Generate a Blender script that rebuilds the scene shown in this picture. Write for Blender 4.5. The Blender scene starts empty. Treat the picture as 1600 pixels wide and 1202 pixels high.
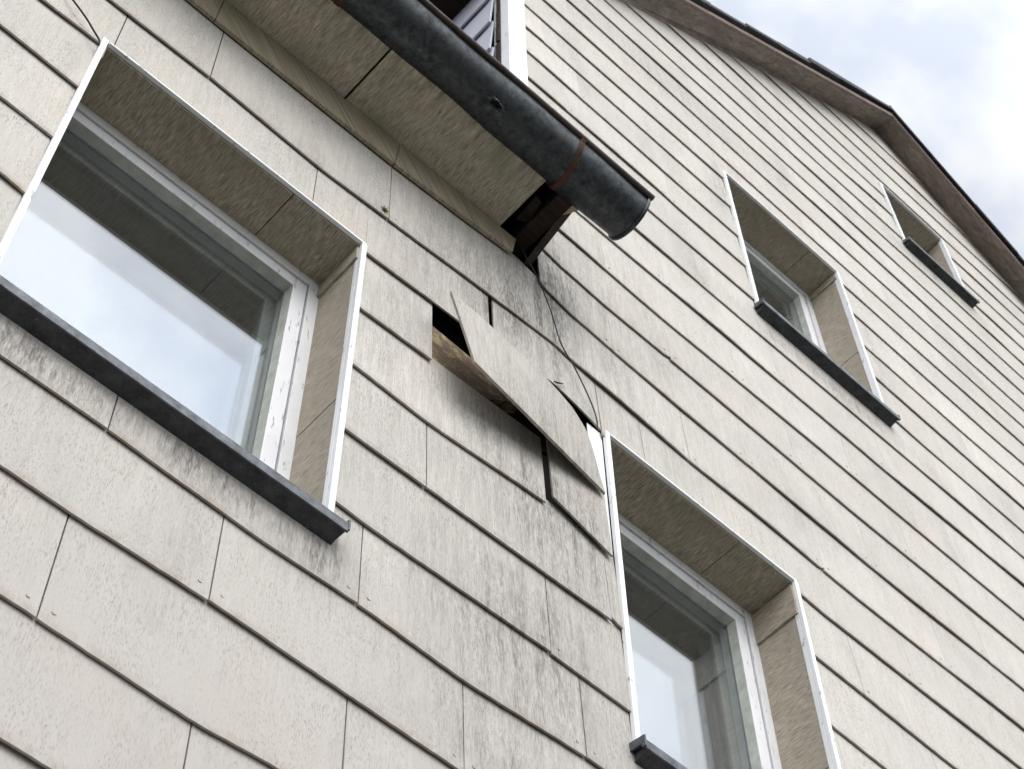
import bpy, math, random
from mathutils import Vector, Matrix
S = 0.27                      # one cladding course in metres
Z0 = 28.2                     # ground level, courses below datum course
random.seed(7)
sc = bpy.context.scene
C = sc.collection
def P(x, y, z): return Vector((S*x, S*y, S*(z+Z0)))

# ------------------------------------------------------------------ camera
cam_d = bpy.data.cameras.new('camera'); cam = bpy.data.objects.new('camera', cam_d); C.objects.link(cam)
cam_d.sensor_fit = 'HORIZONTAL'; cam_d.sensor_width = 36
cam_d.lens = 36*2863.72/1600
yaw, pitch, roll = -0.76095514, 2.59323421, -0.01971992
R = Matrix.Rotation(yaw, 4, 'Z') @ Matrix.Rotation(pitch, 4, 'X') @ Matrix.Rotation(roll, 4, 'Z')
cam.matrix_world = Matrix.Translation(P(-5.11178, -6.62636, -22.21135)) @ R
cam_d.clip_start = 0.05; cam_d.clip_end = 3000
cam_d.dof.use_dof = True; cam_d.dof.focus_distance = 4.0; cam_d.dof.aperture_fstop = 14
sc.camera = cam

# ------------------------------------------------------------------ sky and sun
SUN_EL, SUN_AZ = math.radians(40), math.radians(196)      # azimuth clockwise from +Y
sun_dir = Vector((math.sin(SUN_AZ)*math.cos(SUN_EL), math.cos(SUN_AZ)*math.cos(SUN_EL), math.sin(SUN_EL)))
w = bpy.data.worlds.new('World'); sc.world = w; w.use_nodes = True
nt = w.node_tree; N = nt.nodes; L = nt.links
bg = N['Background']; bg.inputs['Strength'].default_value = 0.1
sky = N.new('ShaderNodeTexSky'); sky.sky_type = 'NISHITA'; sky.sun_disc = False
sky.sun_elevation = SUN_EL; sky.sun_rotation = SUN_AZ; sky.air_density = 1.0; sky.dust_density = 1.5
tc = N.new('ShaderNodeTexCoord')
mp = N.new('ShaderNodeMapping'); mp.inputs['Scale'].default_value = (1, 1, 1.0); mp.inputs['Location'].default_value = (0.35, 0.1, 0.2)
L.new(tc.outputs['Generated'], mp.inputs['Vector'])
n1 = N.new('ShaderNodeTexNoise'); n1.inputs['Scale'].default_value = 7.0; n1.inputs['Detail'].default_value = 5; n1.inputs['Roughness'].default_value = .5
L.new(mp.outputs['Vector'], n1.inputs['Vector'])
r1 = N.new('ShaderNodeValToRGB'); r1.color_ramp.elements[0].position = .36; r1.color_ramp.elements[0].color = (.62, .62, .62, 1)
r1.color_ramp.elements[1].position = .50; r1.color_ramp.elements[1].color = (1, 1, 1, 1)
L.new(n1.outputs['Fac'], r1.inputs['Fac'])
n2 = N.new('ShaderNodeTexNoise'); n2.inputs['Scale'].default_value = 2.2; n2.inputs['Detail'].default_value = 4
L.new(mp.outputs['Vector'], n2.inputs['Vector'])
r2 = N.new('ShaderNodeValToRGB')
r2.color_ramp.elements[0].position = .35; r2.color_ramp.elements[0].color = (5.6, 5.75, 5.9, 1)
r2.color_ramp.elements[1].position = .62; r2.color_ramp.elements[1].color = (6.0, 6.1, 6.2, 1)
L.new(n2.outputs['Fac'], r2.inputs['Fac'])
# clouds glow brighter towards the sun
dt = N.new('ShaderNodeVectorMath'); dt.operation = 'DOT_PRODUCT'; dt.inputs[1].default_value = sun_dir
L.new(tc.outputs['Generated'], dt.inputs[0])
mr = N.new('ShaderNodeMapRange'); mr.inputs['From Min'].default_value = .30; mr.inputs['From Max'].default_value = .85; mr.inputs['To Min'].default_value = 1; mr.inputs['To Max'].default_value = 2.9
L.new(dt.outputs['Value'], mr.inputs['Value'])
sc1 = N.new('ShaderNodeVectorMath'); sc1.operation = 'SCALE'
L.new(r2.outputs['Color'], sc1.inputs[0]); L.new(mr.outputs['Result'], sc1.inputs['Scale'])
mx = N.new('ShaderNodeMix'); mx.data_type = 'RGBA'
thin = N.new('ShaderNodeVectorMath'); thin.operation = 'SCALE'; thin.inputs['Scale'].default_value = 2.4
L.new(sky.outputs['Color'], thin.inputs[0])
L.new(r1.outputs['Color'], mx.inputs['Factor']); L.new(thin.outputs['Vector'], mx.inputs['A']); L.new(sc1.outputs['Vector'], mx.inputs['B'])
L.new(mx.outputs['Result'], bg.inputs['Color'])
sd = bpy.data.lights.new('sun', 'SUN'); sd.energy = 1.4; sd.angle = math.radians(38); sd.color = (1, .965, .92)
so = bpy.data.objects.new('sun', sd); C.objects.link(so); so.rotation_euler = sun_dir.to_track_quat('Z', 'Y').to_euler(); so.location = (0, -20, 30)
sc.view_settings.view_transform = 'Standard'; sc.view_settings.look = 'None'; sc.view_settings.gamma = 1
sc.view_settings.exposure = 0.42

# ------------------------------------------------------------------ materials
class NT:
    def __init__(s, name, rough=.7, spec=.3):
        s.m = bpy.data.materials.new(name); s.m.use_nodes = True
        s.t = s.m.node_tree; s.n = s.t.nodes; s.b = s.n['Principled BSDF']
        s.b.inputs['Roughness'].default_value = rough; s.b.inputs['Specular IOR Level'].default_value = spec
        s.co = s.n.new('ShaderNodeTexCoord').outputs['Object']
    def link(s, a, b): s.t.links.new(a, b)
    def map(s, scale, loc=(0, 0, 0), rot=(0, 0, 0), src=None):
        q = s.n.new('ShaderNodeMapping'); q.inputs['Scale'].default_value = scale; q.inputs['Location'].default_value = loc; q.inputs['Rotation'].default_value = rot
        s.link(src or s.co, q.inputs['Vector']); return q.outputs['Vector']
    def noise(s, vec, scale=1, detail=3, rough=.5, dist=0):
        q = s.n.new('ShaderNodeTexNoise'); q.inputs['Scale'].default_value = scale; q.inputs['Detail'].default_value = detail
        q.inputs['Roughness'].default_value = rough; q.inputs['Distortion'].default_value = dist
        s.link(vec, q.inputs['Vector']); return q.outputs['Fac']
    def ramp(s, f, a, b, ca=0., cb=1., smooth=False):
        q = s.n.new('ShaderNodeMapRange'); q.inputs['From Min'].default_value = a; q.inputs['From Max'].default_value = b
        q.inputs['To Min'].default_value = ca; q.inputs['To Max'].default_value = cb
        if smooth: q.interpolation_type = 'SMOOTHSTEP'
        s.link(f, q.inputs['Value']); return q.outputs['Result']
    def math(s, op, a, b=None):
        q = s.n.new('ShaderNodeMath'); q.operation = op
        for i, v in enumerate((a, b)):
            if v is None: continue
            if isinstance(v, (int, float)): q.inputs[i].default_value = v
            else: s.link(v, q.inputs[i])
        return q.outputs[0]
    def mix(s, f, a, b, mode='MIX'):
        q = s.n.new('ShaderNodeMix'); q.data_type = 'RGBA'; q.blend_type = mode
        for nm, v in (('Factor', f), ('A', a), ('B', b)):
            if isinstance(v, (int, float)): q.inputs[nm].default_value = v
            elif isinstance(v, tuple): q.inputs[nm].default_value = v + (1,)
            else: s.link(v, q.inputs[nm])
        return q.outputs['Result']
    def gauss(s, cx, cz, sx, sz):      # soft blot on the wall round (cx, cz), sizes in courses
        sep = s.n.new('ShaderNodeSeparateXYZ'); s.link(s.co, sep.inputs[0])
        a = s.math('MULTIPLY', s.math('SUBTRACT', sep.outputs['X'], cx*S), 1/(sx*S))
        b = s.math('MULTIPLY', s.math('SUBTRACT', sep.outputs['Z'], (cz+Z0)*S), 1/(sz*S))
        q = s.math('ADD', s.math('MULTIPLY', a, a), s.math('MULTIPLY', b, b))
        return s.math('POWER', 2.718, s.math('MULTIPLY', q, -1.0))
    def bump(s, h, dist=.001, strength=1):
        q = s.n.new('ShaderNodeBump'); q.inputs['Distance'].default_value = dist; q.inputs['Strength'].default_value = strength
        s.link(h, q.inputs['Height']); s.link(q.outputs['Normal'], s.b.inputs['Normal'])
    def out(s, col):
        if isinstance(col, tuple): s.b.inputs['Base Color'].default_value = col + (1,)
        else: s.link(col, s.b.inputs['Base Color'])
        return s.m

def cladding_mat():
    m = NT('weathered_cladding', .8, .25)
    at = m.n.new('ShaderNodeAttribute'); at.attribute_name = 'board'
    sep = m.n.new('ShaderNodeSeparateColor'); m.link(at.outputs['Color'], sep.inputs[0])
    r1_, r2_, v = sep.outputs
    # every board gets its own piece of the texture
    off = m.n.new('ShaderNodeVectorMath'); off.operation = 'MULTIPLY_ADD'
    m.link(at.outputs['Color'], off.inputs[0]); off.inputs[1].default_value = (3.1, 0, 0); m.link(m.co, off.inputs[2])
    co = off.outputs[0]
    col = m.mix(r1_, (.505, .482, .447), (.605, .582, .545))
    col = m.mix(m.ramp(m.noise(m.map((2.2, 2.2, 1.4), src=co), 1, 4), .35, .7), col, (.50, .485, .46))
    col = m.mix(m.ramp(m.noise(m.map((3.5, 3, 2.5), (5, 1, 3), src=co), 1, 5), .52, .72, 0, .4), col, (.56, .49, .41))
    # pressed wood grain: long faint streaks, then short sharp dashes
    g1 = m.noise(m.map((330, 60, 16), src=co), 1, 4, .65)
    g2 = m.noise(m.map((560, 80, 75), (3, 4, 9), src=co), 1, 4, .65)
    g3 = m.noise(m.map((9, 9, 5), (8, 1, 2), src=co), 1, 3)
    dash = m.math('MULTIPLY', m.ramp(g2, .555, .66), m.ramp(g3, .35, .62, .35, 1))
    streak = m.ramp(g1, .43, .62)
    worn = m.math('MAXIMUM', m.gauss(1.4, -7.5, 2.6, 4.2), m.gauss(2.2, -4, 1.8, 2.0))
    col = m.mix(m.math('MULTIPLY', streak, m.ramp(worn, 0, 1, .26, .62)), col, (.35, .32, .285))
    col = m.mix(m.math('MULTIPLY', dash, .78), col, (.20, .165, .145))
    g4 = m.noise(m.map((75, 20, 5), (2, 6, 4), src=co), 1, 6, .7)
    col = m.mix(m.math('MULTIPLY', m.ramp(g4, .44, .66, 0, .5), m.ramp(worn, 0, 1, .38, 1.15)), col, (.31, .29, .265))
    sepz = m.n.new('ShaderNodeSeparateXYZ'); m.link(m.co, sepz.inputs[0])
    col = m.mix(m.ramp(sepz.outputs['Z'], (Z0-14.5)*S, (Z0-9.0)*S, .72, 0), col, (.38, .355, .335))  # lower boards darkened in colour, standing in for the weaker light down there
    # black algae: broad patches, drip streaks, and the soaked area by the broken gutter
    patch = m.ramp(m.noise(m.map((3.6, 2, 1.5), (1, 2, 7)), 1, 5, .6), .50, .80)
    drip = m.ramp(m.noise(m.map((34, 8, 1.6), (1, 5, 1)), 1, 5, .6), .42, .75)
    fine = m.noise(m.map((210, 60, 30), (7, 5, 1)), 1, 4, .7)
    blots = None
    for a in ((1.75, -5.0, .55, 1.9, 1.6), (1.15, -5.8, 1.3, 1.0, 1.15), (1.6, -9.0, .9, 1.4, 1.1), (1.55, -10.6, .22, .5, 1.1), (1.45, -8.75, .12, .28, 1.2), (1.2, -11.2, 1.1, 1.3, 1.05), (.5, -9.6, .7, .7, .3), (2.6, -5.2, .5, .8, .7), (2.3, -4.1, .9, .5, .7), (1.0, -12.6, .5, .4, .9),
              (-.85, -11.75, .45, .35, 1.3), (-1.9, -11.72, .9, .22, 1.2), (-3.2, -11.75, 1.2, .25, 1.1), (.1, -6.0, 2.6, .25, .45), (7.2, -.62, 1.6, .28, 1.1), (5.6, 3.6, .3, 1.4, .5), (4.9, 6.5, 2.6, .8, .35), (12.8, 9.25, 1.2, .25, 1.0), (8.9, 2.2, .4, 2, .3)):
        g = m.math('MULTIPLY', m.gauss(*a[:4]), a[4]); blots = g if blots is None else m.math('MAXIMUM', blots, g)
    amt = m.math('ADD', m.math('MULTIPLY', patch, .38), m.math('MULTIPLY', blots, m.ramp(drip, 0, 1, .35, 1.0)))
    amt = m.math('MULTIPLY', amt, m.ramp(fine, .34, .62, .15, 1.2))
    q = m.math('MINIMUM', amt, .9)
    col = m.mix(q, col, (.115, .11, .105))
    # brown dirt sitting on the last centimetre of each board, darkest on the raw edge
    lowdirt = m.math('MULTIPLY', m.ramp(v, .0, .09, 1, 0), m.ramp(m.noise(m.map((28, 5, 28)), 1, 4), .35, .75))
    col = m.mix(m.math('MULTIPLY', lowdirt, .7), col, (.26, .20, .14))
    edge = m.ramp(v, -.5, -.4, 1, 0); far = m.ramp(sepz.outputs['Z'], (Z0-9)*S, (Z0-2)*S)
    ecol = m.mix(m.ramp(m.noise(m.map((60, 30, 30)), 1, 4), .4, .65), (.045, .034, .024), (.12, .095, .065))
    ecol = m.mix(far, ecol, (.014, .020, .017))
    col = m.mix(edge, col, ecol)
    m.bump(m.math('SUBTRACT', m.math('MULTIPLY', g1, .5), m.math('ADD', m.math('MULTIPLY', dash, .6), m.math('MULTIPLY', m.noise(m.map((14, 14, 7), src=co), 1, 4), -2.2))), .0007)
    return m.out(col)

def lining_mat(name, light, dark, algae):
    m = NT(name, .8, .2)
    cx = m.n.new('ShaderNodeSeparateXYZ'); m.link(m.co, cx.inputs[0])
    cb = m.n.new('ShaderNodeCombineXYZ'); m.link(m.math('ADD', cx.outputs['X'], cx.outputs['Z']), cb.inputs['X']); m.link(cx.outputs['Y'], cb.inputs['Y'])
    s_ = cb.outputs[0]
    g1 = m.noise(m.map((430, 24, 1), src=s_), 1, 5, .7)
    g2 = m.noise(m.map((150, 30, 1), (4, 2, 0), src=s_), 1, 8, .7, .4)
    g3 = m.noise(m.map((5, 4, 4)), 1, 4)
    col = m.mix(m.ramp(g2, .38, .64), light, dark)
    col = m.mix(m.ramp(g1, .45, .62, 0, .9), col, tuple(c*.45 for c in dark))
    col = m.mix(m.ramp(g3, .48, .72, 0, .7), col, algae)
    if name == 'eave_lining':
        st = m.ramp(cx.outputs['Y'], -.86*S, -.45*S, 1, 0); sn = m.ramp(m.noise(m.map((38, 5, 1), (3, 3, 0), src=s_), 1, 4, .6), .42, .66)
        col = m.mix(m.math('MULTIPLY', m.math('MULTIPLY', st, sn), .75), col, (.10, .09, .075))
    m.bump(m.math('ADD', m.math('MULTIPLY', g1, -.6), m.math('MULTIPLY', g2, .5)), .0008)
    return m.out(col)

def paint_mat(name, base, chip, amount, scale=(40, 40, 40)):
    m = NT(name, .55, .3)
    n = m.noise(m.map(scale), 1, 6, .65); n3 = m.noise(m.map((6, 6, 6)), 1, 3)
    col = m.mix(m.ramp(n3, .4, .7, 0, .5), base, tuple(c*.82 for c in base))
    f = m.ramp(n, .66-amount*.12, .70-amount*.12)
    col = m.mix(m.math('MULTIPLY', f, .85), col, chip)
    m.bump(m.math('MULTIPLY', f, -1), .0012)
    return m.out(col)

def metal_mat(name, a, b, rough=.42, metallic=.75, scale=22, stain=None):
    m = NT(name, rough, .5); m.b.inputs['Metallic'].default_value = metallic
    n = m.noise(m.map((scale, scale, scale)), 1, 6, .7); n_ = m.noise(m.map((scale*7,)*3), 1, 4, .75)
    col = m.mix(m.ramp(n, .35, .68), a, b)
    col = m.mix(m.ramp(n_, .60, .68, 0, .6), col, tuple(min(1, c*1.9+.03) for c in b))
    if stain: col = m.mix(m.ramp(m.noise(m.map((7, 30, 30)), 1, 5), .54, .66, 0, .8), col, stain)
    m.link(m.ramp(n, .3, .7, rough+.18, rough-.06), m.b.inputs['Roughness'])
    m.bump(n, .0015, .5)
    return m.out(col)

def wood_mat(name, a, b, rot=(0, 0, 0), scale=(4, 60, 60), moss=None):
    m = NT(name, .85, .15)
    g = m.noise(m.map(scale, rot=rot), 1, 5, .6, .8); n = m.noise(m.map((7, 7, 7)), 1, 4)
    col = m.mix(m.ramp(g, .35, .65), a, b)
    col = m.mix(m.ramp(n, .4, .7, 0, .6), col, tuple(c*.5 for c in a))
    if moss: col = m.mix(m.ramp(m.noise(m.map((24, 24, 24)), 1, 5, .7), .5, .6, 0, .9), col, moss)
    m.bump(g, .003)
    return m.out(col)

def plain_mat(name, col, rough=.8, var=.25, scale=12):
    m = NT(name, rough, .2)
    return m.out(m.mix(m.ramp(m.noise(m.map((scale,)*3), 1, 5), .3, .7, 0, 1), col, tuple(c*(1-var) for c in col)))

def glass_mat(ior, dirt, tint):
    m = bpy.data.materials.new('window_glass'); m.use_nodes = True; t = m.node_tree; n = t.nodes; l = t.links
    out = n['Material Output']; n.remove(n['Principled BSDF'])
    geo = n.new('ShaderNodeNewGeometry')
    mr_ = n.new('ShaderNodeMapRange'); mr_.inputs['To Min'].default_value = ior; mr_.inputs['To Max'].default_value = 1/ior
    l.new(geo.outputs['Backfacing'], mr_.inputs['Value'])
    fr = n.new('ShaderNodeFresnel'); l.new(mr_.outputs['Result'], fr.inputs['IOR'])
    gl = n.new('ShaderNodeBsdfGlossy'); gl.inputs['Roughness'].default_value = .012; gl.inputs['Color'].default_value = (.96, .98, 1, 1)
    tr = n.new('ShaderNodeBsdfTransparent'); tr.inputs['Color'].default_value = tint
    a = n.new('ShaderNodeMixShader'); l.new(fr.outputs[0], a.inputs[0]); l.new(tr.outputs[0], a.inputs[1]); l.new(gl.outputs[0], a.inputs[2])
    df = n.new('ShaderNodeBsdfDiffuse'); df.inputs['Color'].default_value = (.5, .5, .47, 1)
    co = n.new('ShaderNodeTexCoord'); mp_ = n.new('ShaderNodeMapping'); mp_.inputs['Scale'].default_value = (16, 5, 5); l.new(co.outputs['Object'], mp_.inputs[0])
    nz = n.new('ShaderNodeTexNoise'); nz.inputs['Scale'].default_value = 1; nz.inputs['Detail'].default_value = 6; l.new(mp_.outputs[0], nz.inputs['Vector'])
    rr = n.new('ShaderNodeMapRange'); rr.inputs['From Min'].default_value = .35; rr.inputs['From Max'].default_value = .8; rr.inputs['To Min'].default_value = dirt*.4; rr.inputs['To Max'].default_value = dirt*2.2
    l.new(nz.outputs['Fac'], rr.inputs['Value'])
    b = n.new('ShaderNodeMixShader'); l.new(rr.outputs[0], b.inputs[0]); l.new(a.outputs[0], b.inputs[1]); l.new(df.outputs[0], b.inputs[2])
    l.new(b.outputs[0], out.inputs['Surface'])
    return m

M = dict(
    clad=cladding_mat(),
    soffit=lining_mat('eave_lining', (.58, .525, .42), (.39, .35, .27), (.24, .25, .18)),
    reveal=lining_mat('reveal_lining', (.54, .485, .39), (.31, .27, .20), (.27, .24, .16)),
    side=lining_mat('side_reveal_lining', (.50, .44, .36), (.36, .315, .25), (.31, .28, .22)),
    white=paint_mat('white_trim', (.82, .84, .86), (.42, .41, .38), .32, (45, 45, 22)),
    frame=paint_mat('peeling_frame_paint', (.64, .65, .67), (.30, .28, .26), .42, (90, 90, 14)),
    sash=paint_mat('sash_paint', (.70, .71, .74), (.34, .32, .30), .30, (120, 60, 18)),
    inner=plain_mat('inner_frame_paint', (.30, .32, .29), .6, .2),
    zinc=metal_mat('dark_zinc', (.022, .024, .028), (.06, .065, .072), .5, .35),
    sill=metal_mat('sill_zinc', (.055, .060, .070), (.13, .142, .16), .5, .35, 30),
    gutter=metal_mat('weathered_gutter_zinc', (.014, .017, .020), (.072, .083, .090), .36, .6, 46, (.05, .05, .055)),
    bead=metal_mat('tarry_rim', (.028, .022, .020), (.055, .042, .036), .6, .2),
    rust=metal_mat('rusty_strap', (.035, .015, .011), (.105, .036, .018), .75, .2),
    rake=wood_mat('bare_rake_wood', (.33, .28, .235), (.15, .135, .12), scale=(7, 40, 18)),
    rot=wood_mat('rotten_wood', (.040, .026, .020), (.012, .010, .009)),
    batten=wood_mat('mouldy_batten', (.27, .185, .135), (.13, .10, .075), moss=(.36, .32, .17), scale=(14, 90, 110)),
    pale=wood_mat('split_pale_wood', (.62, .50, .36), (.42, .31, .20)),
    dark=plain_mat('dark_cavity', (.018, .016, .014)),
    tile=plain_mat('dark_roof_tile', (.055, .056, .062), .75, .4, 30),
    blue=None, wire=plain_mat('black_cable', (.02, .02, .02), .6),
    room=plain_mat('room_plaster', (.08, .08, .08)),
    moss=plain_mat('moss_green', (.17, .26, .045), .9, .5, 200),
    nail=plain_mat('nail_head', (.12, .09, .07), .6),
    glass=glass_mat(2.15, .005, (.93, .95, .97, 1)),
    ground=plain_mat('asphalt_yard', (.16, .155, .145), .9, .35, 3),
    putty=plain_mat('old_putty', (.46, .48, .44), .7, .3, 30),
)
mb_ = NT('blue_grey_side_slates', .6, .3)
M['blue'] = mb_.out(mb_.mix(mb_.ramp(mb_.noise(mb_.map((3, 3, 3)), 1, 4), .3, .7), (.52, .53, .62), (.44, .45, .54)))

# ------------------------------------------------------------------ mesh helpers (course units in, metres out)
class MB:
    def __init__(s): s.v = []; s.f = []; s.a = []
    def add(s, vs, fs, at=None):
        o = len(s.v); s.v += [P(*q) for q in vs]
        for i, f in enumerate(fs):
            s.f.append([o+k for k in f]); s.a.append(at[i] if isinstance(at, list) else at)
        return s
    def hexa(s, p, at=None):      # p: 4 front-loop points then 4 back-loop points
        return s.add(p, [(0, 1, 2, 3), (7, 6, 5, 4), (0, 4, 5, 1), (1, 5, 6, 2), (2, 6, 7, 3), (3, 7, 4, 0)], at)
    def box(s, x0, x1, y0, y1, z0, z1, at=None):
        return s.hexa([(x0, y0, z0), (x1, y0, z0), (x1, y0, z1), (x0, y0, z1), (x0, y1, z0), (x1, y1, z0), (x1, y1, z1), (x0, y1, z1)], at)
    def prism_x(s, prof, x0, x1):     # profile in (y, z), extruded along x
        n = len(prof)
        return s.add([(x0, y, z) for y, z in prof] + [(x1, y, z) for y, z in prof],
                     [tuple(range(n))[::-1], tuple(range(n, 2*n))] + [(i, (i+1) % n, n+(i+1) % n, n+i) for i in range(n)])
    def slab_poly(s, pts, ny):        # closed outline (x,y,z) thickened along +y by ny
        n = len(pts)
        return s.add(list(pts) + [(x, y+ny, z) for x, y, z in pts], [tuple(range(n)), tuple(range(n, 2*n))[::-1]] + [(i, n+i, n+(i+1) % n, (i+1) % n) for i in range(n)])
    def tube(s, pts, r, k=8):
        rings = []
        for i, p in enumerate(pts):
            a = Vector(pts[max(i-1, 0)]); b = Vector(pts[min(i+1, len(pts)-1)]); d = (b-a).normalized()
            u = d.cross(Vector((0, 1, .01))).normalized(); t = d.cross(u)
            rings.append([Vector(p)+r*(math.cos(q)*u+math.sin(q)*t) for q in [2*math.pi*j/k for j in range(k)]])
        vs = [tuple(q) for rg in rings for q in rg]; n = len(pts)
        fs = [(i*k+j, i*k+(j+1) % k, (i+1)*k+(j+1) % k, (i+1)*k+j) for i in range(n-1) for j in range(k)] + [tuple(range(k))[::-1], tuple(range((n-1)*k, n*k))]
        return s.add(vs, fs)
    def obj(s, name, mat, parent=None, origin=None, smooth=False, bevel=0):
        o0 = Vector(origin) if origin is not None else (parent['_o'] and Vector(parent['_o']) if parent is not None else Vector((0, 0, 0)))
        me = bpy.data.meshes.new(name); me.from_pydata([v-o0 for v in s.v], [], s.f); me.materials.append(mat)
        if any(a is not None for a in s.a):
            ca = me.color_attributes.new('board', 'FLOAT_COLOR', 'CORNER')
            for p, a in zip(me.polygons, s.a):
                a = a or (.5, .5, .5)
                for j, li in enumerate(p.loop_indices):
                    c = a[j] if isinstance(a[0], tuple) else a
                    ca.data[li].color = (c[0], c[1], c[2], 1)
        me.validate(); me.update()
        if not any(a is not None for a in s.a):
            import bmesh
            b = bmesh.new(); b.from_mesh(me); bmesh.ops.recalc_face_normals(b, faces=b.faces); b.to_mesh(me); b.free()
        if smooth:
            for p in me.polygons: p.use_smooth = True
        o = bpy.data.objects.new(name, me); C.objects.link(o)
        o['_o'] = tuple(o0)
        if parent is not None:
            o.parent = parent; o.location = o0-Vector(parent['_o'])
        else: o.location = o0
        if bevel:
            bv = o.modifiers.new('soft_edges', 'BEVEL'); bv.width = bevel; bv.segments = 2; bv.limit_method = 'ANGLE'
        return o
def tag(o, label=None, cat=None, group=None, kind=None):
    for k, v in (('label', label), ('category', cat), ('group', group), ('kind', kind)):
        if v: o[k] = v
    return o
def empty(name, loc):
    o = bpy.data.objects.new(name, None); C.objects.link(o); o.location = loc; o['_o'] = tuple(loc); o.empty_display_size = .2
    return o

# ------------------------------------------------------------------ ground
gm = MB(); gm.v = [Vector(q) for q in ((-900, -900, 0), (900, -900, 0), (900, 900, 0), (-900, 900, 0))]; gm.f = [[0, 1, 2, 3]]; gm.a = [None]
tag(gm.obj('ground', M['ground']), kind='structure')

# ------------------------------------------------------------------ house
house = empty('house', (0, 0, 0))
tag(house, 'old house clad in weathered cream boards, some loose, under a brown wooden gable edge', 'house')

XL, XR = -10.0, 24.6
# openings: x0, x1, z bottom, z top
WIN = [(-3.72, -.70, -11.5, -6.90), (2.40, 5.22, -11.55, -6.86), (5.84, 8.57, -.24, 4.33), (11.82, 13.82, 9.62, 12.48)]

WARP = {
 -14: [(-2.85, -.01), (-1.48, -.035), (-.85, .018)], -13: [(-3.1, .02), (-2.6, .011), (-1.52, .04), (-.38, .026), (.55, .022)],
 -12: [(-3.4, .011), (-2.54, .015), (-1.95, -.009), (-1.23, -.03), (-.34, .005), (.63, -.035), (1.86, .053)], -11: [(-.66, -.029), (-.39, -.046), (1.5, .005), (2.34, -.012)],
 -10: [(-3.9, -.004), (-3.72, -.024), (-.68, -.03), (.18, -.011), (1.5, .004), (2.34, .03)], -9: [(-4.2, -.005), (-3.7, -.022), (-.7, -.013), (.14, -.042), (1.51, .089), (2.32, .038), (5.26, -.038), (6.03, -.07)],
 -8: [(-4.5, .025), (-3.73, -.009), (-.68, -.067), (.15, -.022), (2.32, .061), (5.32, -.012), (7.41, -.088)], -7: [(-4.32, -.035), (-3.73, .007), (-.64, -.014), (.17, .038), (.86, .06), (5.29, -.014), (5.63, -.048), (8.87, -.029)],
 -6: [(-3.81, -.084), (-2.68, -.029), (-1.34, -.09), (-.53, -.028), (.8, .08), (1.75, .13), (2.07, .061), (3.75, -.054), (4.72, -.051), (6.44, -.13), (9.3, -.086)],
 -5: [(-3, .19), (-.55, .23), (.27, .3), (1.3, .42), (1.53, .345), (1.75, .215), (2.1, .12), (2.94, .043), (3.9, -.005), (5.75, -.08), (7.64, -.119), (9.71, -.064)],
 -4: [(1.6, .19), (2.0, .10), (2.68, .033), (3.81, .027), (6.85, -.043), (8.9, -.035), (10.12, -.016)], -3: [(1.95, .053), (3.71, -.037), (4.6, -.02), (6.49, .002), (7.92, -.024), (10.09, -.023)],
 -2: [(2.32, .015), (5., .035), (5.42, .02), (7.2, .033), (8.21, .019), (10.94, .092)], -1: [(3.36, .019), (5.16, .027), (6.93, .05), (8.3, .055), (11.33, .077)],
 0: [(3.81, .071), (5.33, .089), (8.82, .12), (9.49, .08), (11.71, .064)], 1: [(1.5, .11), (4.08, .12), (4.53, .08), (5.49, .087), (8.69, .142), (10.16, .102), (12.1, .044)],
 2: [(1.87, .08), (5.3, .035), (8.66, .08), (11.04, .03), (12.5, .066)], 3: [(2.44, .057), (5.53, .036), (8.64, .105), (12.03, .043), (12.89, .07)], 4: [(2.98, -.013), (5.68, .06), (8.65, .052)],
 5: [(3.57, -.013), (5.83, .019), (9.33, -.002), (13.65, .008)], 6: [(4.18, .038), (5.97, -.011), (8.27, -.017), (10.1, -.035), (14.02, -.042)], 7: [(4.73, -.023), (6.13, .01), (9.04, .035), (10.93, .003), (14.41, -.034)],
 8: [(5.25, -.123), (6.27, -.082), (9.68, -.087), (11.67, -.065), (14.78, -.091)], 9: [(5.81, -.164), (6.42, -.11), (10.36, -.13), (12.52, -.05), (15.16, -.12)], 10: [(6.43, -.104), (9.36, -.18), (11.67, -.07), (15.59, -.041)],
 11: [(7.05, -.10), (9.58, -.22), (11.69, -.06), (15.96, -.075)], 12: [(9.94, -.22), (11.61, -.17), (16.34, -.109)], 13: [(10, -.2), (16, -.15)], 14: [(10, -.2), (16, -.15)], 15: [(10, -.2), (16, -.15)], 16: [(10, -.2), (16, -.15)]}
def rowz(n, x):
    t = WARP.get(n)
    if not t: return float(n)
    if x <= t[0][0]: return n+t[0][1]
    for (a, u), (b, v) in zip(t, t[1:]):
        if x <= b:
            k = (x-a)/(b-a); k = k*k*(3-2*k)*.5+k*.5
            return n+u+(v-u)*k
    return n+t[-1][1]
JT = {-15: [-1.478], -14: [-2.604, -.377], -13: [-1.553, .627], -12: [-2.55, -.39, 1.845], -11: [-3.4, 1.515], -10: [.165], -9: [], -8: [], -7: [-3.6, -1.345, 3.0, 5.07, 7.11, 9.2, 11.3],
      -6: [-2.676-2.2, -2.676, -.475, 1.78, 3.74, 5.84, 7.94, 10.05], -5: [2.69, 4.8, 6.91, 9.04, 11.1], -4: [3.70, 5.84, 7.93, 10.], -3: [2.7, 5.0, 7.1, 9.2, 11.3], -2: [3.83, 5.95, 8.05, 10.1], -1: [2.5, 4.61, 9.1, 11.2], 0: [3.6, 9.94, 12.],
      1: [2.289, 4.305, 8.9, 10.9], 4: [5.126, 9.3, 11.4]}
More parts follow.
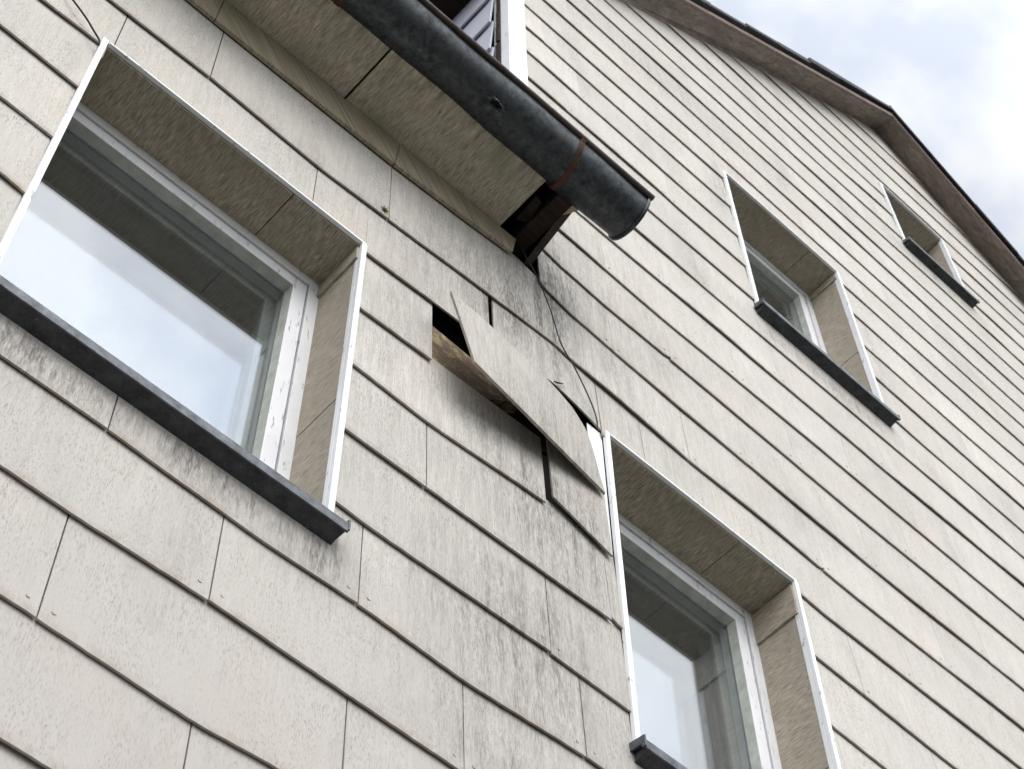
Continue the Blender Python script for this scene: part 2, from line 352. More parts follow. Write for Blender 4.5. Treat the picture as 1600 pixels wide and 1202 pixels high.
def joints(n):
    if n in (-9, -8): base = [x for x in (-9.7, -7.5, -5.3)] + [6.0+.0*n+(1.05 if n == -9 else 0)+2.1*k for k in range(9)]; return base
    j = JT.get(n)
    if not j:
        o = (n % 2)*1.07+.25*math.sin(n*2.3)
        return [x for x in [o-12+2.12*k for k in range(20)] if XL+.2 < x < XR-.2]
    j = list(j); x = j[0]-2.2
    lo = XL if n < -4 else 1.5
    if n < -7 or n in (-7, -6):
        while x > lo+.3: j.insert(0, x); x -= 2.2
    x = j[-1]+2.1
    while x < XR-.3: j.append(x); x += 2.1
    return j

def lapf(n): return 1. if n <= -9 else max(.88, 1.-.12*(n+9)/9)
def yfront(n, x, z):                      # lap of the boards: bottom edge stands proud
    zb = rowz(n, x)
    return -.054*lapf(n)+.034*lapf(n)*(z-zb)
TH = .019
def strip(mb, n, x0, x1, flo, fhi, rnd, endl=True, endr=True, warp=0., wob=0., lift=0.):
    if x1-x0 < .02: return
    TH_ = TH*lapf(n)
    k = max(1, int(round((x1-x0)/.06))); xs = [x0+(x1-x0)*i/k for i in range(k+1)]
    V = []; rows = []
    def bowed(x): return warp*(1-((x-(x0+x1)/2)/((x1-x0)/2))**2)
    for i, x in enumerate(xs):
        a, b = flo(x), fhi(x)
        if wob: a += wob*(random.random()-.5)
        if b-a < .004: b = a+.004
        zb = rowz(n, x)
        ya, yb = yfront(n, x, a)-bowed(x)-lift, yfront(n, x, b)-.2*bowed(x)
        V += [(x, ya, a), (x, yb, b), (x, ya+TH_, a), (x, yb+TH_, b)]
        rows.append((a-zb, b-zb))
    r, g = rnd
    F = []; A = []
    for i in range(k):
        p, q = 4*i, 4*(i+1); (a0, b0), (a1, b1) = rows[i], rows[i+1]
        F += [(p, q, q+1, p+1)]; A.append([(r, g, max(a0, 0)), (r, g, max(a1, 0)), (r, g, b1), (r, g, b0)])
        F += [(p+2, q+2, q, p)]; A.append((r, g, -1.))
        F += [(p+1, q+1, q+3, p+3)]; A.append((r, g, -1.))
        F += [(p+3, q+3, q+2, p+2)]; A.append((r, g, -1.))
    if endl: F.append((0, 1, 3, 2)); A.append((r, g, -1.))
    if endr: e = 4*k; F.append((e+2, e+3, e+1, e)); A.append((r, g, -1.))
    mb.add(V, F, A)

# wall rake line (underside of the gable roof against the wall)
AP = 12.91
def rake_wall(x): return 17.0-.945*(AP-x) if x < AP else 17.0-.745*(x-AP)

clad = MB()
nails = MB()
def nail(x, n, dz=.1):
    z = rowz(n, x)+dz; y = yfront(n, x, z)-.003
    r = .016; clad_n = 8
    nails.add([(x, y, z)] + [(x+r*math.cos(2*math.pi*i/clad_n), y+.002, z+r*math.sin(2*math.pi*i/clad_n)) for i in range(clad_n)], [(0, 1+i, 1+(i+1) % clad_n) for i in range(clad_n)])
def board(n, x0, x1, warp=0.):
    """one board, cut round openings and under the rakes"""
    rnd = (random.random(), random.random())
    jf = .008 if x0 < 2.5 else .0035
    zl, zr, lift = random.gauss(0, jf), random.gauss(0, jf), random.choice((0, 0, .003, .006)) if x0 < 2.5 else 0
    chip = random.random() < .3; cs = random.choice((0, 1)); cw = .05+.08*random.random(); ch = .02+.03*random.random()
    cuts = [x0, x1]
    zlo, zhi = n-.3, n+1.5
    ws = [w_ for w_ in WIN if w_[0] < x1 and w_[1] > x0 and w_[2] < zhi and w_[3] > zlo]
    for w_ in ws:
        for c in (w_[0], w_[1]):
            if x0 < c < x1: cuts.append(c)
    cuts = sorted(cuts)
    G = .012
    lap = .12
    top = lambda x: max(rowz(n, x)+.01, min(rowz(n+1, x)+lap, rake_wall(x)+.25))
    def bot(x):
        z = rowz(n, x)+zl+(zr-zl)*(x-x0)/(x1-x0)
        if chip and n < 0 and x0 < 4:
            d = (x-x0) if cs else (x1-x)
            if d < cw: z += ch*(1-d/cw)**1.3
        return z
    nseg = len(cuts)-1
    for i in range(nseg):
        a, b = cuts[i], cuts[i+1]; mid = (a+b)/2
        if bot(mid) > rake_wall(mid)+.2 and bot(a) > rake_wall(a)+.2 and bot(b) > rake_wall(b)+.2: continue
        win = [w_ for w_ in ws if w_[0] < mid < w_[1]]
        el = er = True
        if not win:
            aa = a+(G if i > 0 else 0.0); bb = b
            if i > 0: aa = a
            strip(clad, n, a+(0 if i == 0 else 0), b, bot, top, rnd, el, er, warp, .005, lift)
        else:
            w_ = win[0]
            strip(clad, n, a, b, lambda x: max(bot(x), w_[3]+.012), lambda x: max(top(x), w_[3]+.013) if top(x) > w_[3] else -1e9, rnd) if top(mid) > w_[3]+.03 else None
            if bot(mid) < w_[2]-.02:
                strip(clad, n, a, b, bot, lambda x: min(top(x), w_[2]), rnd)
for n in range(-29, 17):
    lo = XL if n < -5 else 1.52
    if n in (-5, -4): lo = 1.6
    if n == -3: lo = 1.55
    J = [x for x in joints(n) if lo+.15 < x < XR-.1]
    if n == -9: J = [x for x in J if x < -4 or x > 5]
    xs = [lo]+J+[XR]
    for a, b in zip(xs, xs[1:]):
        g = .0055 if n < -5 and a < 3 else .0014
        if n > 2 and a > AP and False: continue
        if n == -9 and a < .2 < b:
            board(n, a+g, -3.0); board(n, -1.2, 1.535); board(n, 5.0, b-g); continue
        if n == -8 and a < .2 < b:
            board(n, a+g, -3.0); board(n, -1.2, .155); board(n, 5.0, b-g); continue
        if n == -7 and a < .2 < b:
            board(n, a+g, .865); board(n, 2.372, b-g); continue
        if n == -6 and a < 0 < b: pass
        board(n, a+g, b-g, warp=random.choice((0, 0, .004, .010)) if not (n == -6 and a < 2 < b) else .02)
        if n < 3:
            for xx in (a+.09, b-.09):
                if not any(w_[0]-.06 < xx < w_[1]+.06 and w_[2]-1.1 < n < w_[3] for w_ in WIN) and xx < 9:
                    z = rowz(n, xx)+.11+.02*random.random(); y = yfront(n, xx, z); r_ = .0145; K8 = 9
                    cc = [(xx+r_*math.cos(2*math.pi*q/K8), z+r_*math.sin(2*math.pi*q/K8)) for q in range(K8)]
                    clad.add([(u, y-.007, v_) for u, v_ in cc]+[(u, y+.004, v_) for u, v_ in cc], [tuple(range(K8))]+[(q, K8+q, K8+(q+1) % K8, (q+1) % K8) for q in range(K8)], [(.5, .5, .4)]+[(.5, .5, -1.)]*K8)
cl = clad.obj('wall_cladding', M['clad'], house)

# board that sagged over the missing one
sag = MB()
strip(sag, -7, .93, 2.362, lambda x: -6.93+.17*min(1, (x-.93)/.74) if x < 1.67 else -6.76-.115*(x-1.67)/.69, lambda x: rowz(-6, x)+.1, (.35, .3), warp=.035)
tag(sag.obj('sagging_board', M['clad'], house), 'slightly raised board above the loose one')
# the slipped board beside the second window
slip = MB()
pts = [(1.60, -.085, -8.80), (2.335, -.075, -9.02), (2.335, -.035, -7.92), (1.595, -.045, -7.72)]
slip.slab_poly(pts, TH)
slip.a = [[(.5, .4, .05), (.5, .4, .05), (.5, .4, 1), (.5, .4, 1)]] + [(.5, .4, -1.)]*5
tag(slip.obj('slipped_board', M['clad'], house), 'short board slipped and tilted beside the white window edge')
# the loose board hanging out of the wall
lo_ = MB()
BL, TL, T2, T3, T4, T5, BR = (.325, -.45, -8.35), (.107, -.35, -7.176), (1.56, -.155, -7.01), (1.885, -.135, -7.11), (2.10, -.120, -7.32), (2.205, -.105, -7.80), (2.29, -.095, -8.10)
def lerp(a, b, t): return tuple(a[i]+(b[i]-a[i])*t for i in range(3))
tops = [(0, TL), (.25, lerp(TL, T2, .33)), (.5, lerp(TL, T2, .68)), (.70, T2), (.83, T3), (.91, T4), (.96, T5), (1, lerp(T5, BR, .9))]
K = 28; V = []; A = []; F = []
for i in range(K+1):
    t = i/K
    b = lerp(BL, BR, t)
    b = (b[0], b[1], b[2]+.007*random.random())
    for (ta, a_), (tb, b_) in zip(tops, tops[1:]):
        if t <= tb+1e-6:
            q = lerp(a_, b_, (t-ta)/(tb-ta)); break
    q = (q[0], q[1]-.02*math.sin(math.pi*t), q[2]+.014*(random.random()-.5))
    V += [b, q, (b[0]+.008, b[1]+.030, b[2]), (q[0]+.008, q[1]+.030, q[2])]
for i in range(K):
    p, q = 4*i, 4*i+4
    F += [(p, q, q+1, p+1), (p+2, q+2, q, p), (p+1, q+1, q+3, p+3), (p+3, q+3, q+2, p+2)]
    A += [[(.15, .6, .03), (.15, .6, .03), (.15, .6, .9), (.15, .6, .9)], (.6, .6, -1.), (.6, .6, -1.), (.6, .6, -1.)]
F += [(0, 1, 3, 2), (4*K+2, 4*K+3, 4*K+1, 4*K)]; A += [(.6, .6, -1.)]*2
lo_.add(V, F, A)
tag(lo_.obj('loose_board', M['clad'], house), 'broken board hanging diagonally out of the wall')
sp = MB()
sp.slab_poly([(1.66, -.12, -6.80), (1.70, -.125, -6.80), (1.80, -.11, -6.68)], .012)
sp.obj('splinter', M['rot'], house)

# structure behind the boards (openings for the windows left free)
bk = MB()
xs = sorted({XL, XR} | {c for w_ in WIN for c in w_[:2]})
for a, b in zip(xs, xs[1:]):
    mid = (a+b)/2; segs = [(-28.2, None)]
    zs = sorted([w_[2:] for w_ in WIN if w_[0] <= mid <= w_[1]])
    z = -28.2; spans = []
    for (q0, q1) in zs: spans.append((z, q0)); z = q1
    spans.append((z, None))
    for (p0, p1) in spans:
        step = 40 if p1 is not None else 30
        if p1 is not None: bk.box(a, b, .50, 1.0, p0, p1)
        else:
            k = max(1, int((b-a)/.8)) if a < 1.3 else 1
            ta = min(rake_wall(a)+.1, 99); tb = min(rake_wall(b)+.1, 99)
            if b <= 1.3 or a < 1.2:
                # lower part of the house left of the gable
                bk.box(a, min(b, 1.2), .50, 1.0, p0, -4.0)
                if b > 1.2: bk.hexa([(1.2, .50, p0), (b, .50, p0), (b, .50, rake_wall(b)+.1), (1.2, .50, rake_wall(1.2)+.1), (1.2, 1, p0), (b, 1, p0), (b, 1, rake_wall(b)+.1), (1.2, 1, rake_wall(1.2)+.1)])
            elif a < AP < b:
                for u, v_ in ((a, AP), (AP, b)):
                    bk.hexa([(u, .50, p0), (v_, .50, p0), (v_, .50, rake_wall(v_)+.1), (u, .50, rake_wall(u)+.1), (u, 1, p0), (v_, 1, p0), (v_, 1, rake_wall(v_)+.1), (u, 1, rake_wall(u)+.1)])
            else:
                bk.hexa([(a, .50, p0), (b, .50, p0), (b, .50, tb), (a, .50, ta), (a, 1, p0), (b, 1, p0), (b, 1, tb), (a, 1, ta)])
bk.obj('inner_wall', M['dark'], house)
ends = MB()
ends.box(XL, XL+.3, -.02, 30, -28.2, -4.0); ends.box(XR-.3, XR, -.02, 30, -28.2, 8.0); ends.box(XL, XR, 29.7, 30, -28.2, 8)
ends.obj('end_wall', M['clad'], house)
ib = MB(); ib.box(XL+.4, XR-.4, 6.0, 6.2, -28.0, 12); ib.box(XL+.4, XR-.4, 1.1, 6, -12.6, -12.4); ib.box(XL+.4, XR-.4, 1.1, 6, -5.9, -5.7); ib.box(1.5, XR-.4, 1.1, 6, 5.2, 5.4); ib.box(1.5, XR-.4, 1.1, 6, -1.2, -1.0)
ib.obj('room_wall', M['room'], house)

# battens showing through the hole
bt = MB(); bt.hexa([(-.5, .035, -7.90), (.78, .03, -7.90), (1.40, .035, -7.30), (-.5, .045, -7.14), (-.5, .2, -7.90), (.78, .2, -7.90), (1.40, .2, -7.30), (-.5, .2, -7.14)])
bt.obj('batten', M['batten'], house)
random.seed(21)
for q in range(9):
    cx_, cz_ = 1.02+.16*q*.55+.04*random.random(), -7.80+.02*q-.05*random.random(); a_ = random.uniform(-.7, .7); l_ = .05+.08*random.random(); h_ = .012+.02*random.random(); y_ = .05+.12*random.random()
    ca_, sa_ = math.cos(a_), math.sin(a_)
    pp = [(cx_+u*ca_-v_*sa_, y_+.03*random.random(), cz_+u*sa_+v_*ca_) for u, v_ in ((-l_, -h_), (l_*.8, -h_*.4), (l_, h_), (-l_*.6, h_*1.2))]
    d_ = MB(); d_.slab_poly(pp, .02); d_.obj('debris_chip', M[('rot', 'batten', 'rust', 'pale')[(0, 1, 0, 2, 0, 0, 1, 2, 0)[q]]], house)
for x in (-2.0, .2, 2.9):
    pass

# ------------------------------------------------------------------ eave on the left
ea = MB()
def soffit_board(mb, x0, x1, dz=0):
    mb.box(x0, x1, -.87, -.004, -4.345+dz, -4.315+dz)
so_ = MB()
for a, b in ((-10, -7.85), (-7.84, -5.65), (-5.64, -3.44), (-3.43, -1.25)): soffit_board(so_, a, b)
soffit_board(so_, -1.225, .95, -.006)
for (x, y) in ((-.09, -.51), (-.13, -.12), (-.83, -.45), (.70, -.38), (.87, -.11), (-1.35, -.10), (-2.2, -.5), (-1.12, -.12), (-2.9, -.2), (-3.3, -.5)):
    r = .012; so_.add([(x, y, -4.356)] + [(x+r*math.cos(t), y+r*math.sin(t), -4.352) for t in [i*math.pi/4 for i in range(8)]], [(0, 1+i, 1+(i+1) % 8) for i in range(8)])
sfo = so_.obj('eave_soffit', M['soffit'], house)
sl = MB(); sl.slab_poly([(-.62, -.06, -4.42), (-.40, -.10, -4.40), (-.30, -.13, -4.39), (-.42, -.05, -4.39)], .02)
sl.obj('peeling_sliver', M['soffit'], house)
# frieze strip under the eave, tilted face down
fz = MB()
xs = [-10, -7.6, -5.4, -3.2, -1.03, -.475, .6, 1.40]
def zf(x): return -5+[ .2, .2][0] if x < -3 else rowz(-5, x)
for a, b in zip([-10, -7.2, -5.0, -2.82, -.48], [-7.21, -5.01, -2.83, -.49, 1.18]):
    k = 8
    for i in range(k):
        u = a+(b-a)*i/k; v = a+(b-a)*(i+1)/k
        zu, zv = (-4.80 if u < -3 else rowz(-5, u)), (-4.80 if v < -3 else rowz(-5, v))
        fz.hexa([(u, -.072, zu), (v, -.072, zv), (v, -.125, -4.37), (u, -.125, -4.37), (u, -.03, zu), (v, -.03, zv), (v, -.08, -4.37), (u, -.08, -4.37)])
fz.obj('frieze_board', M['reveal'], house)
# fascia, rafters, roof deck and tiles of the main roof
fa = MB(); fa.box(-10, 1.42, -.93, -.885, -4.36, -3.75); fa.obj('fascia_board', M['rot'], house)
ra = MB()
for x in (-8.5, -6.2, -3.9, -1.6, .6, 1.18):
  ra = MB(); ra.hexa([(x, -.86, -4.30), (x+.2, -.86, -4.30), (x+.2, -.86, -3.95), (x, -.86, -3.95), (x, .2, -4.30), (x+.2, .2, -4.30), (x+.2, .2, -3.1), (x, .2, -3.1)]); ra.obj('rafter', M['rot'], house)
lp = MB(); lp.hexa([(1.02, -.62, -4.28), (1.12, -.60, -4.27), (1.20, -.3, -4.22), (1.06, -.25, -4.24), (1.02, -.62, -4.2), (1.12, -.6, -4.2), (1.2, -.3, -4.15), (1.06, -.25, -4.15)])
lp.obj('rotten_batten', M['rot'], house)
ep = MB(); ep.hexa([(1.40, -.80, -4.22), (1.43, -.80, -4.22), (1.49, .0, -4.42), (1.46, .0, -4.42), (1.40, -.80, -3.85), (1.43, -.80, -3.85), (1.49, .0, -3.1), (1.46, .0, -3.1)])
ep.hexa([(1.36, -.80, -4.235), (1.45, -.80, -4.235), (1.50, .0, -4.435), (1.42, .0, -4.435), (1.36, -.80, -4.21), (1.45, -.80, -4.21), (1.50, .0, -4.41), (1.42, .0, -4.41)])
ep.obj('end_flashing', M['bead'], house)
bw = MB()
random.seed(3)
ring = [(1.22, -.66), (1.30, -.60), (1.37, -.64), (1.43, -.72), (1.47, -.80), (1.40, -.90), (1.28, -.90), (1.2, -.82)]
n = len(ring)
bw.add([(x+.01*random.random(), y+.01*random.random(), -4.30+.05*random.random()) for x, y in ring] + [(x, y, -4.0) for x, y in ring], [tuple(range(n)), tuple(range(n, 2*n))[::-1]] + [(i, (i+1) % n, n+(i+1) % n, n+i) for i in range(n)])
bw.obj('broken_rafter_end', M['pale'], house)
rf = MB()
rf.hexa([(-10, -1.0, -3.98), (1.5, -1.0, -3.98), (1.5, 14, 9.3), (-10, 14, 9.3), (-10, -.9, -3.72), (1.5, -.9, -3.72), (1.5, 14, 9.6), (-10, 14, 9.6)])
rf.obj('main_roof', M['tile'], house)

# ------------------------------------------------------------------ gable: rakes, roof, corner trim, side wall
def front_z(x): return 16.78-.892*(12.83-x) if x < 12.86 else 16.78-.80*(x-12.86)
rk = MB()
def seg(u, v_):
    rk.hexa([(u, -.50, front_z(u)), (v_, -.50, front_z(v_)), (v_, -.50, front_z(v_)+.16), (u, -.50, front_z(u)+.16), (u, .1, rake_wall(u)), (v_, .1, rake_wall(v_)), (v_, .1, rake_wall(v_)+.3), (u, .1, rake_wall(u)+.3)])
seg(.2, AP)
seg(AP, 25.2)
rk.obj('rake_board', M['rake'], house)
# barge strip just below the tiles
bs = MB()
for u, v_ in ((.2, AP), (AP, 25.2)):
    bs.hexa([(u, -.56, front_z(u)+.05), (v_, -.56, front_z(v_)+.05), (v_, -.56, front_z(v_)+.22), (u, -.56, front_z(u)+.22), (u, -.505, front_z(u)+.03), (v_, -.505, front_z(v_)+.03), (v_, -.505, front_z(v_)+.22), (u, -.505, front_z(u)+.22)])
bs.obj('barge_strip', wood_mat('grey_barge_wood', (.26, .20, .18), (.17, .14, .13)), house)
gt = MB()
random.seed(11)
for side in (0, 1):
    x = .2 if side == 0 else AP
    while x < (AP if side == 0 else 25.2):
        L_ = 1.15; u, v_ = x, min(x+L_, AP if side == 0 else 25.2)
        e = .02+.11*random.random()
        lift_u, lift_v = (.0, .06) if side else (.06, .0)
        y0 = -.63-.03*random.random()
        zu, zv = front_z(u)+.20, front_z(v_)+.20
        gt.hexa([(u, y0, zu+lift_u), (v_, y0, zv+lift_v), (v_, y0, zv+lift_v+.10+e), (u, y0, zu+lift_u+.10+e), (u, -.1, max(zu, rake_wall(u)+.3)), (v_, -.1, max(zv, rake_wall(v_)+.3)), (v_, -.1, zv+.6), (u, -.1, zu+.6)])
        gt.hexa([(u, -.1, max(zu, rake_wall(u)+.3)), (v_, -.1, max(zv, rake_wall(v_)+.3)), (v_, -.1, zv+.6), (u, -.1, zu+.6), (u, 30, rake_wall(u)+.3), (v_, 30, rake_wall(v_)+.3), (v_, 30, zv+.6), (u, 30, zu+.6)])
        x += L_
gt.obj('gable_roof', M['tile'], house)
ct = MB(); ct.box(1.17, 1.50, -.11, .04, -3.55, 6.0); ct.box(1.17, 1.21, .04, .2, -3.55, 6.0)
ct.obj('corner_trim', M['white'], house, bevel=.002)
rs = MB()
for i in range(14): rs.box(1.12+.02*random.random(), 1.168, .05, .10+.05*random.random(), -3.5+i*.6, -3.5+i*.6+.57)
rs.obj('corner_post', M['rot'], house)
sw = MB()
for i, z in enumerate([-4.5, -3.45, -2.4, -1.35, -.35, .66, 1.68, 2.70, 3.74]):
    z1_ = z+1.06
    for j, y in enumerate([.16, 2.3, 4.5, 6.7, 8.9, 11.1]):
        t = -.12 if False else 0
        sw.hexa([(1.045, y, z+.01*(i % 2)), (1.045, y+2.19, z), (1.11, y+2.19, z1_+.1), (1.11, y, z1_+.1), (1.075, y, z), (1.075, y+2.19, z), (1.14, y+2.19, z1_+.1), (1.14, y, z1_+.1)])
sw.obj('side_cladding', M['blue'], house)
eb = MB(); eb.box(.35, 1.10, -.3, 14, 4.62, 4.9); eb.obj('gable_eave_board', M['rot'], house)

# ------------------------------------------------------------------ windows
def window(idx, x0, x1, zb, zt, label, rev_z, sof_x, top_piece):
    yF = .54
    org = P((x0+x1)/2, yF, zb)
    xi0, xi1 = x0+.05, x1-.05; zti = zt-.05
    fw, sw_ = .12, .15
    f = MB()
    def ring(mb, a0, a1, b0, b1, wd, y0, y1):
        mb.box(a0, a0+wd, y0, y1, b0, b1); mb.box(a1-wd, a1, y0, y1, b0, b1)
        mb.box(a0+wd, a1-wd, y0, y1, b1-wd, b1); mb.box(a0+wd, a1-wd, y0, y1, b0, b0+wd)
    sh = .20 if idx == 0 else .24
    ring(f, xi0-.03-sh, xi1+.03, zb+.05, zti+.03, fw+.03, yF, yF+.16)
    win = f.obj('window', M['frame'], house, origin=org, bevel=.0015)
    tag(win, label)
    a0, a1, b0, b1 = xi0-sh+fw+.012, xi1-fw-.012, zb+.05+fw, zti-fw-.012
    s_ = MB(); ring(s_, a0, a1, b0, b1, sw_, yF+.022, yF+.17)
    s_.obj('sash', M['sash'], win, bevel=.002)
    gp = MB(); ring(gp, a0-.013, a1+.013, b0-.013, b1+.013, .013, yF+.07, yF+.15); gp.obj('sash_gap', M['dark'], win)
    g0, g1, h0, h1 = a0+sw_, a1-sw_, b0+sw_, b1-sw_
    # glazing putty: a sloping bead round the pane
    pt = MB(); w_ = .018; ya, yb = yF+.03, yF+.135
    for (p, q, r, t) in (((g0, h0), (g0, h1), (g0+w_, h1-w_), (g0+w_, h0+w_)), ((g1, h1), (g1, h0), (g1-w_, h0+w_), (g1-w_, h1-w_)), ((g0, h1), (g1, h1), (g1-w_, h1-w_), (g0+w_, h1-w_)), ((g1, h0), (g0, h0), (g0+w_, h0+w_), (g1-w_, h0+w_))):
        pt.add([(p[0], ya, p[1]), (q[0], ya, q[1]), (r[0], yb, r[1]), (t[0], yb, t[1])], [(0, 1, 2, 3)])
    pt.obj('putty', M['putty'], win)
    pn = MB(); pn.box(g0-.01, g1+.01, yb+.002, yb+.014, h0-.01, h1+.01); pn.obj('pane', M['glass'], win)
    # inner casement behind: its own frame and pane
    inn = MB(); ring(inn, g0-.03, g1+.03, h0-.03, h1+.03, .15, yF+.27, yF+.40); inn.obj('inner_sash', M['inner'], win)
    ln = MB(); ring(ln, g0-.05, g1+.05, h0-.05, h1+.05, .05, yF+.155, yF+.265); ln.obj('casement_lining', M['inner'], win)
    p2 = MB(); p2.box(g0+.09, g1-.09, yF+.29, yF+.302, h0+.09, h1-.09); p2.obj('pane', M['glass'], win)
    # linings
    lt = MB(); xs_ = [x0+.02]+[c for c in sof_x if x0 < c < x1]+[x1-.04]
    for k, (a, b) in enumerate(zip(xs_, xs_[1:])): lt.box(a+.006, b-.006, -.025, yF, zti+.004*(k % 2), zti+.04)
    lt.obj('head_lining', M['reveal'], win)
    for side in (0, 1):
        lr = MB(); zz = [zb]+[c for c in rev_z if zb < c < zti]+[zti-.03]
        for k, (a, b) in enumerate(zip(zz, zz[1:])):
            last = (k == len(zz)-2) and top_piece
            d = .028 if last else .003*(k % 2)
            if side: lr.box(xi1-d, xi1+.03, -.03, yF, a+.012, b)
            else: lr.box(xi0-.03, xi0+d, -.03, yF, a+.012, b)
        lr.obj('side_lining', M['side'], win)
        bx = MB()
        if side: bx.box(xi1+.032, xi1+.04, -.02, yF, zb, zt)
        else: bx.box(xi0-.04, xi0-.032, -.02, yF, zb, zt)
        bx.obj('lining_back', M['dark'], win)
    # white edge profiles
    def prof(a, b, c, d, lip=None):
        t = MB(); t.box(a, b, -.078, -.030, c, d)
        if lip == 'r': t.box(a, a+.018, -.030, .02, c, d-.05)
        if lip == 'l': t.box(b-.018, b, -.030, .02, c, d)
        return t
    prof(x0, x0+.058, zb+.10, zt, 'l').obj('trim', M['white'], win, bevel=.0015)
    prof(x1-.056, x1, zb+.10, zt-.03, 'r').obj('trim', M['white'], win, bevel=.0015)
    t = MB(); t.box(x0+.075, x1-.01, -.076, -.030, zt-.028, zt); t.obj('trim', M['white'], win, bevel=.0015)
    if idx == 1:
        t = MB(); t.box(2.20, 2.398, -.018, -.010, zb+.3, zt-.02); t.obj('trim_flange', M['white'], win)
    # sheet metal sill with drip edge and end upstands
    zf_ = zb+.065; e0, e1 = x0-.03, x1+.05
    s2 = MB(); yv = -.205
    s2.prism_x([(yv, zf_-.095), (yv, zf_), (yF+.01, zb+.19), (yF+.01, zb+.17), (yv+.014, zf_-.018), (yv+.014, zf_-.095)], e0, e1)
    s2.prism_x([(-.185, zf_-.045), (-.185, zf_-.03), (-.02, zf_+.0), (-.02, zf_-.09)], e0+.03, e1-.03)
    for xe in (e0-.018, e1):
        s2.prism_x([(yv-.002, zf_-.072), (yv-.002, zf_+.045), (-.04, zf_+.075), (-.04, zf_-.02), (yv+.035, zf_-.035), (yv+.035, zf_-.072)], xe, xe+.018)
    s2.obj('sill', M['sill'], win)
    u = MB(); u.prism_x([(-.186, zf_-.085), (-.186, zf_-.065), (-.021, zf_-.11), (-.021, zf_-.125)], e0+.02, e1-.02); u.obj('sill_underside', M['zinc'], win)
    return win
window(0, *WIN[0], 'large near window with white edge trims and dark sill, left of the loose board', [-9.58, -7.28], [-1.545], True) if False else None
specs = [('large near window reflecting pale sky, left of the loose board', [-9.58, -7.20], [-1.545], True),
         ('window below right of the loose board, reflecting clouds', [-9.62, -7.42], [4.37], True),
         ('small upper window under the gable slope, nearer the gutter', [1.82, 4.08], [7.9], True),
         ('smallest window, highest and nearest the roof edge', [10.4, 12.2], [], False)]
for i, (w_, s_) in enumerate(zip(WIN, specs)):
    window(i, w_[0], w_[1], w_[2], w_[3], *s_)

# ------------------------------------------------------------------ gutter
GY, GZ, GR = -1.085, -4.15, .305
g = empty('gutter', P(-4, GY, GZ)); tag(g, 'dark weathered zinc half round gutter with a hole, overhanging past the broken eave', 'gutter')
gx0, gx1 = -10.0, 1.97
tr_ = MB(); KA = 48
xs = [gx0+(gx1-gx0)*i/60 for i in range(61)]
xs = sorted(set([round(x, 4) for x in xs if not (-.35 < x < .2)] + [round(-.35+.55*i/44, 4) for i in range(45)]))
A0, A1 = math.radians(180), math.radians(372)
V = []; 
for x in xs:
    dent = .006*math.sin(x*2.1)+.004*math.sin(x*5.3+1)
    for r in (GR, GR-.012):
        for j in range(KA+1):
            a = A0+(A1-A0)*j/KA; V.append((x, GY+(r+dent)*math.cos(a), GZ+(r+dent)*math.sin(a)))
W_ = 2*(KA+1); F = []
hole_a = math.radians(255)
def inhole(x, a):
    dx = (x+.06)/.085; da = (a-hole_a)*GR/.034
    return dx*dx+da*da*(1+.8*max(0, dx)) < 1+.3*math.sin(7*math.atan2(da, dx))
for i in range(len(xs)-1):
    for j in range(KA):
        xm = (xs[i]+xs[i+1])/2; am = A0+(A1-A0)*(j+.5)/KA
        if inhole(xm, am): continue
        p = i*W_+j; q = (i+1)*W_+j
        F.append((p, q, q+1, p+1)); F.append((p+KA+2, q+KA+2, q+KA+1, p+KA+1))
tr_.add(V, F)
# end cap with a rolled lip
nc = 24
cap = [(gx1, GY+(GR+.012)*math.cos(A0+math.pi*j/nc), GZ+(GR+.012)*math.sin(A0+math.pi*j/nc)) for j in range(nc+1)]
cap2 = [(gx1+.035, y, z) for _, y, z in cap]
tr_.add(cap+cap2, [tuple(range(nc+1)), tuple(range(nc+1, 2*nc+2))[::-1]] + [(j, j+1, nc+2+j, nc+1+j) for j in range(nc)])
go = tr_.obj('trough', M['gutter'], g, smooth=True)
tn = MB(); V = []; KT = 26; random.seed(9)
for i in range(KT):
    t = 2*math.pi*i/KT
    for rr, off in ((.92, .012+.01*random.random()), (1.25+.25*random.random(), .004)):
        x = -.06+.095*rr*math.cos(t)*(1+.12*math.sin(3*t)); a = hole_a+.038*rr*math.sin(t)*(1-.35*math.cos(t))/GR
        V.append((x, GY+(GR+off)*math.cos(a), GZ+(GR+off)*math.sin(a)))
tn.add(V, [(2*i, 2*i+1, (2*i+3) % (2*KT), (2*i+2) % (2*KT)) for i in range(KT)])
tn.obj('torn_edge', M['gutter'], g)
bd = MB(); bd.tube([(x, GY-GR-.018, GZ+.012+.003*math.sin(x*3)) for x in [gx0+(gx1+.06-gx0)*i/40 for i in range(41)]], .036, 10); bd.obj('rim', M['bead'], g, smooth=True)
db = MB(); db.prism_x([(GY+.26*math.cos(a), GZ+.28*math.sin(a)) for a in [math.pi+math.pi*j/10 for j in range(11)]], gx0+.1, gx1-.15); db.obj('leaf_litter', M['dark'], g)
def strap(x):
    s_ = MB(); k = 30; V = []; wd = .032
    for j in range(k+1):
        a = math.radians(172)+math.radians(196)*j/k
        sk = .05*math.cos(a)
        for (dx, rr) in ((-wd, .013), (wd, .013), (wd, .001), (-wd, .001)): V.append((x+dx+sk, GY+(GR+rr+(.02 if j < 3 else 0))*math.cos(a), GZ+(GR+rr)*math.sin(a)))
    F = [(4*j+c, 4*j+(c+1) % 4, 4*j+4+(c+1) % 4, 4*j+4+c) for j in range(k) for c in range(4)] + [(0, 1, 2, 3), (4*k+3, 4*k+2, 4*k+1, 4*k)]
    s_.add(V, F); s_.obj('strap', M['rust'], g)
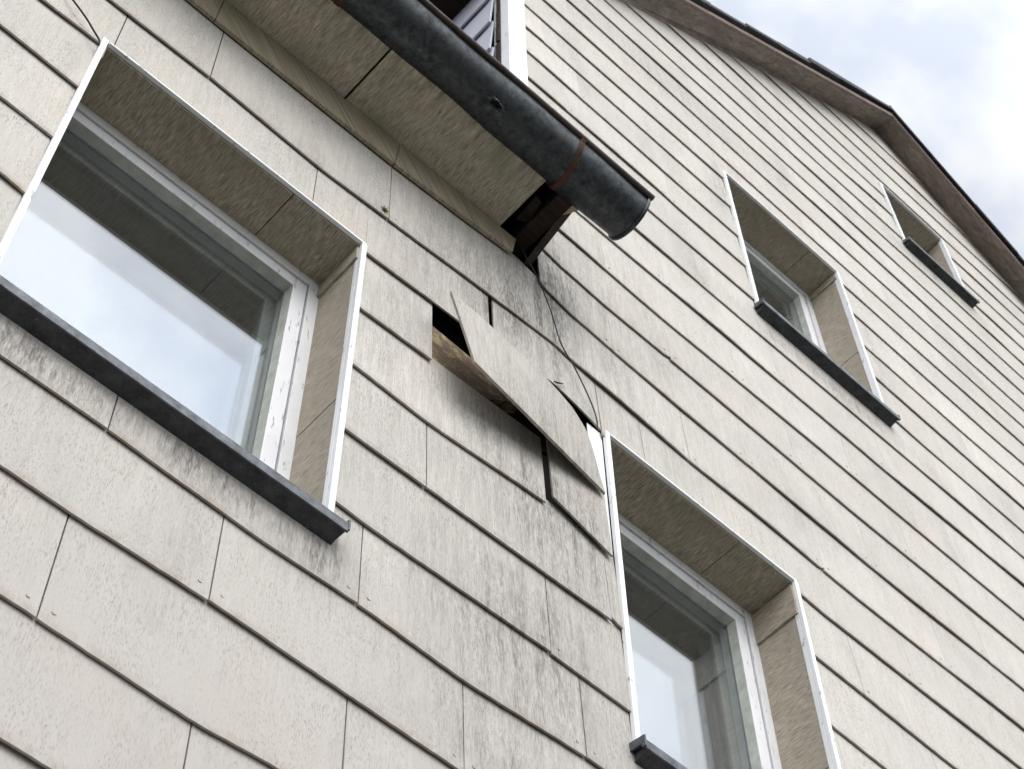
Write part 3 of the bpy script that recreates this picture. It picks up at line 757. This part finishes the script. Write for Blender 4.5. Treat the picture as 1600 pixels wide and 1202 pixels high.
for x in (1.03, -2.0, -5.0, -8.0): strap(x)

# ------------------------------------------------------------------ cables and moss
def smooth_path(pts, k=8):
    out = []
    for i in range(len(pts)-1):
        p0, p1, p2, p3 = [Vector(pts[min(max(j, 0), len(pts)-1)]) for j in (i-1, i, i+1, i+2)]
        for t in [q/k for q in range(k)]:
            out.append(tuple(.5*((2*p1)+(p2-p0)*t+(2*p0-5*p1+4*p2-p3)*t*t+(-p0+3*p1-3*p2+p3)*t**3)))
    out.append(pts[-1]); return out
c1 = MB(); c1.tube(smooth_path([(1.25, -.15, -4.45), (1.323, -.12, -4.581), (1.523, -.10, -4.828), (1.691, -.10, -5.332), (1.814, -.10, -5.862), (1.987, -.11, -6.181), (2.167, -.115, -6.605), (2.236, -.115, -6.87), (2.255, -.10, -7.0)]), .0075, 6)
tag(c1.obj('cable', M['wire'], origin=P(1.7, -.1, -5.5), smooth=True), 'thin black cable curving from the broken eave to the lower window corner', 'cable', 'loose cables on the wall')
c2 = MB(); c2.tube(smooth_path([(-4.5, -.10, -6.5), (-4.2, -.10, -6.68), (-4.07, -.12, -6.819), (-3.937, -.12, -6.924), (-3.829, -.12, -7.042), (-3.751, -.12, -7.13), (-3.735, -.11, -7.2)]), .009, 6)
tag(c2.obj('cable', M['wire'], origin=P(-4, -.1, -6.9), smooth=True), 'short cable at top left ending at the near window corner', 'cable', 'loose cables on the wall')
ms = MB(); random.seed(5)
for i in range(46):
    a = random.random()*2*math.pi; l_ = .03+.035*random.random(); bx_, bz_ = -.545+.018*(random.random()-.5), -5.93+.04*(random.random()-.5)
    tip = (bx_+l_*math.cos(a), -.065-.04*random.random(), bz_+l_*math.sin(a)); w2 = .005
    ms.add([(bx_-w2*math.sin(a), -.055, bz_+w2*math.cos(a)), (bx_+w2*math.sin(a), -.055, bz_-w2*math.cos(a)), tip, (bx_, -.045, bz_)], [(0, 1, 2), (0, 2, 3), (1, 3, 2), (0, 3, 1)])
tag(ms.obj('moss_tuft', M['moss'], origin=P(-.54, -.05, -5.95)), 'tiny green moss tuft growing from a board joint below the eave', 'moss')

for o in bpy.data.objects:
    if '_o' in o.keys(): del o['_o']
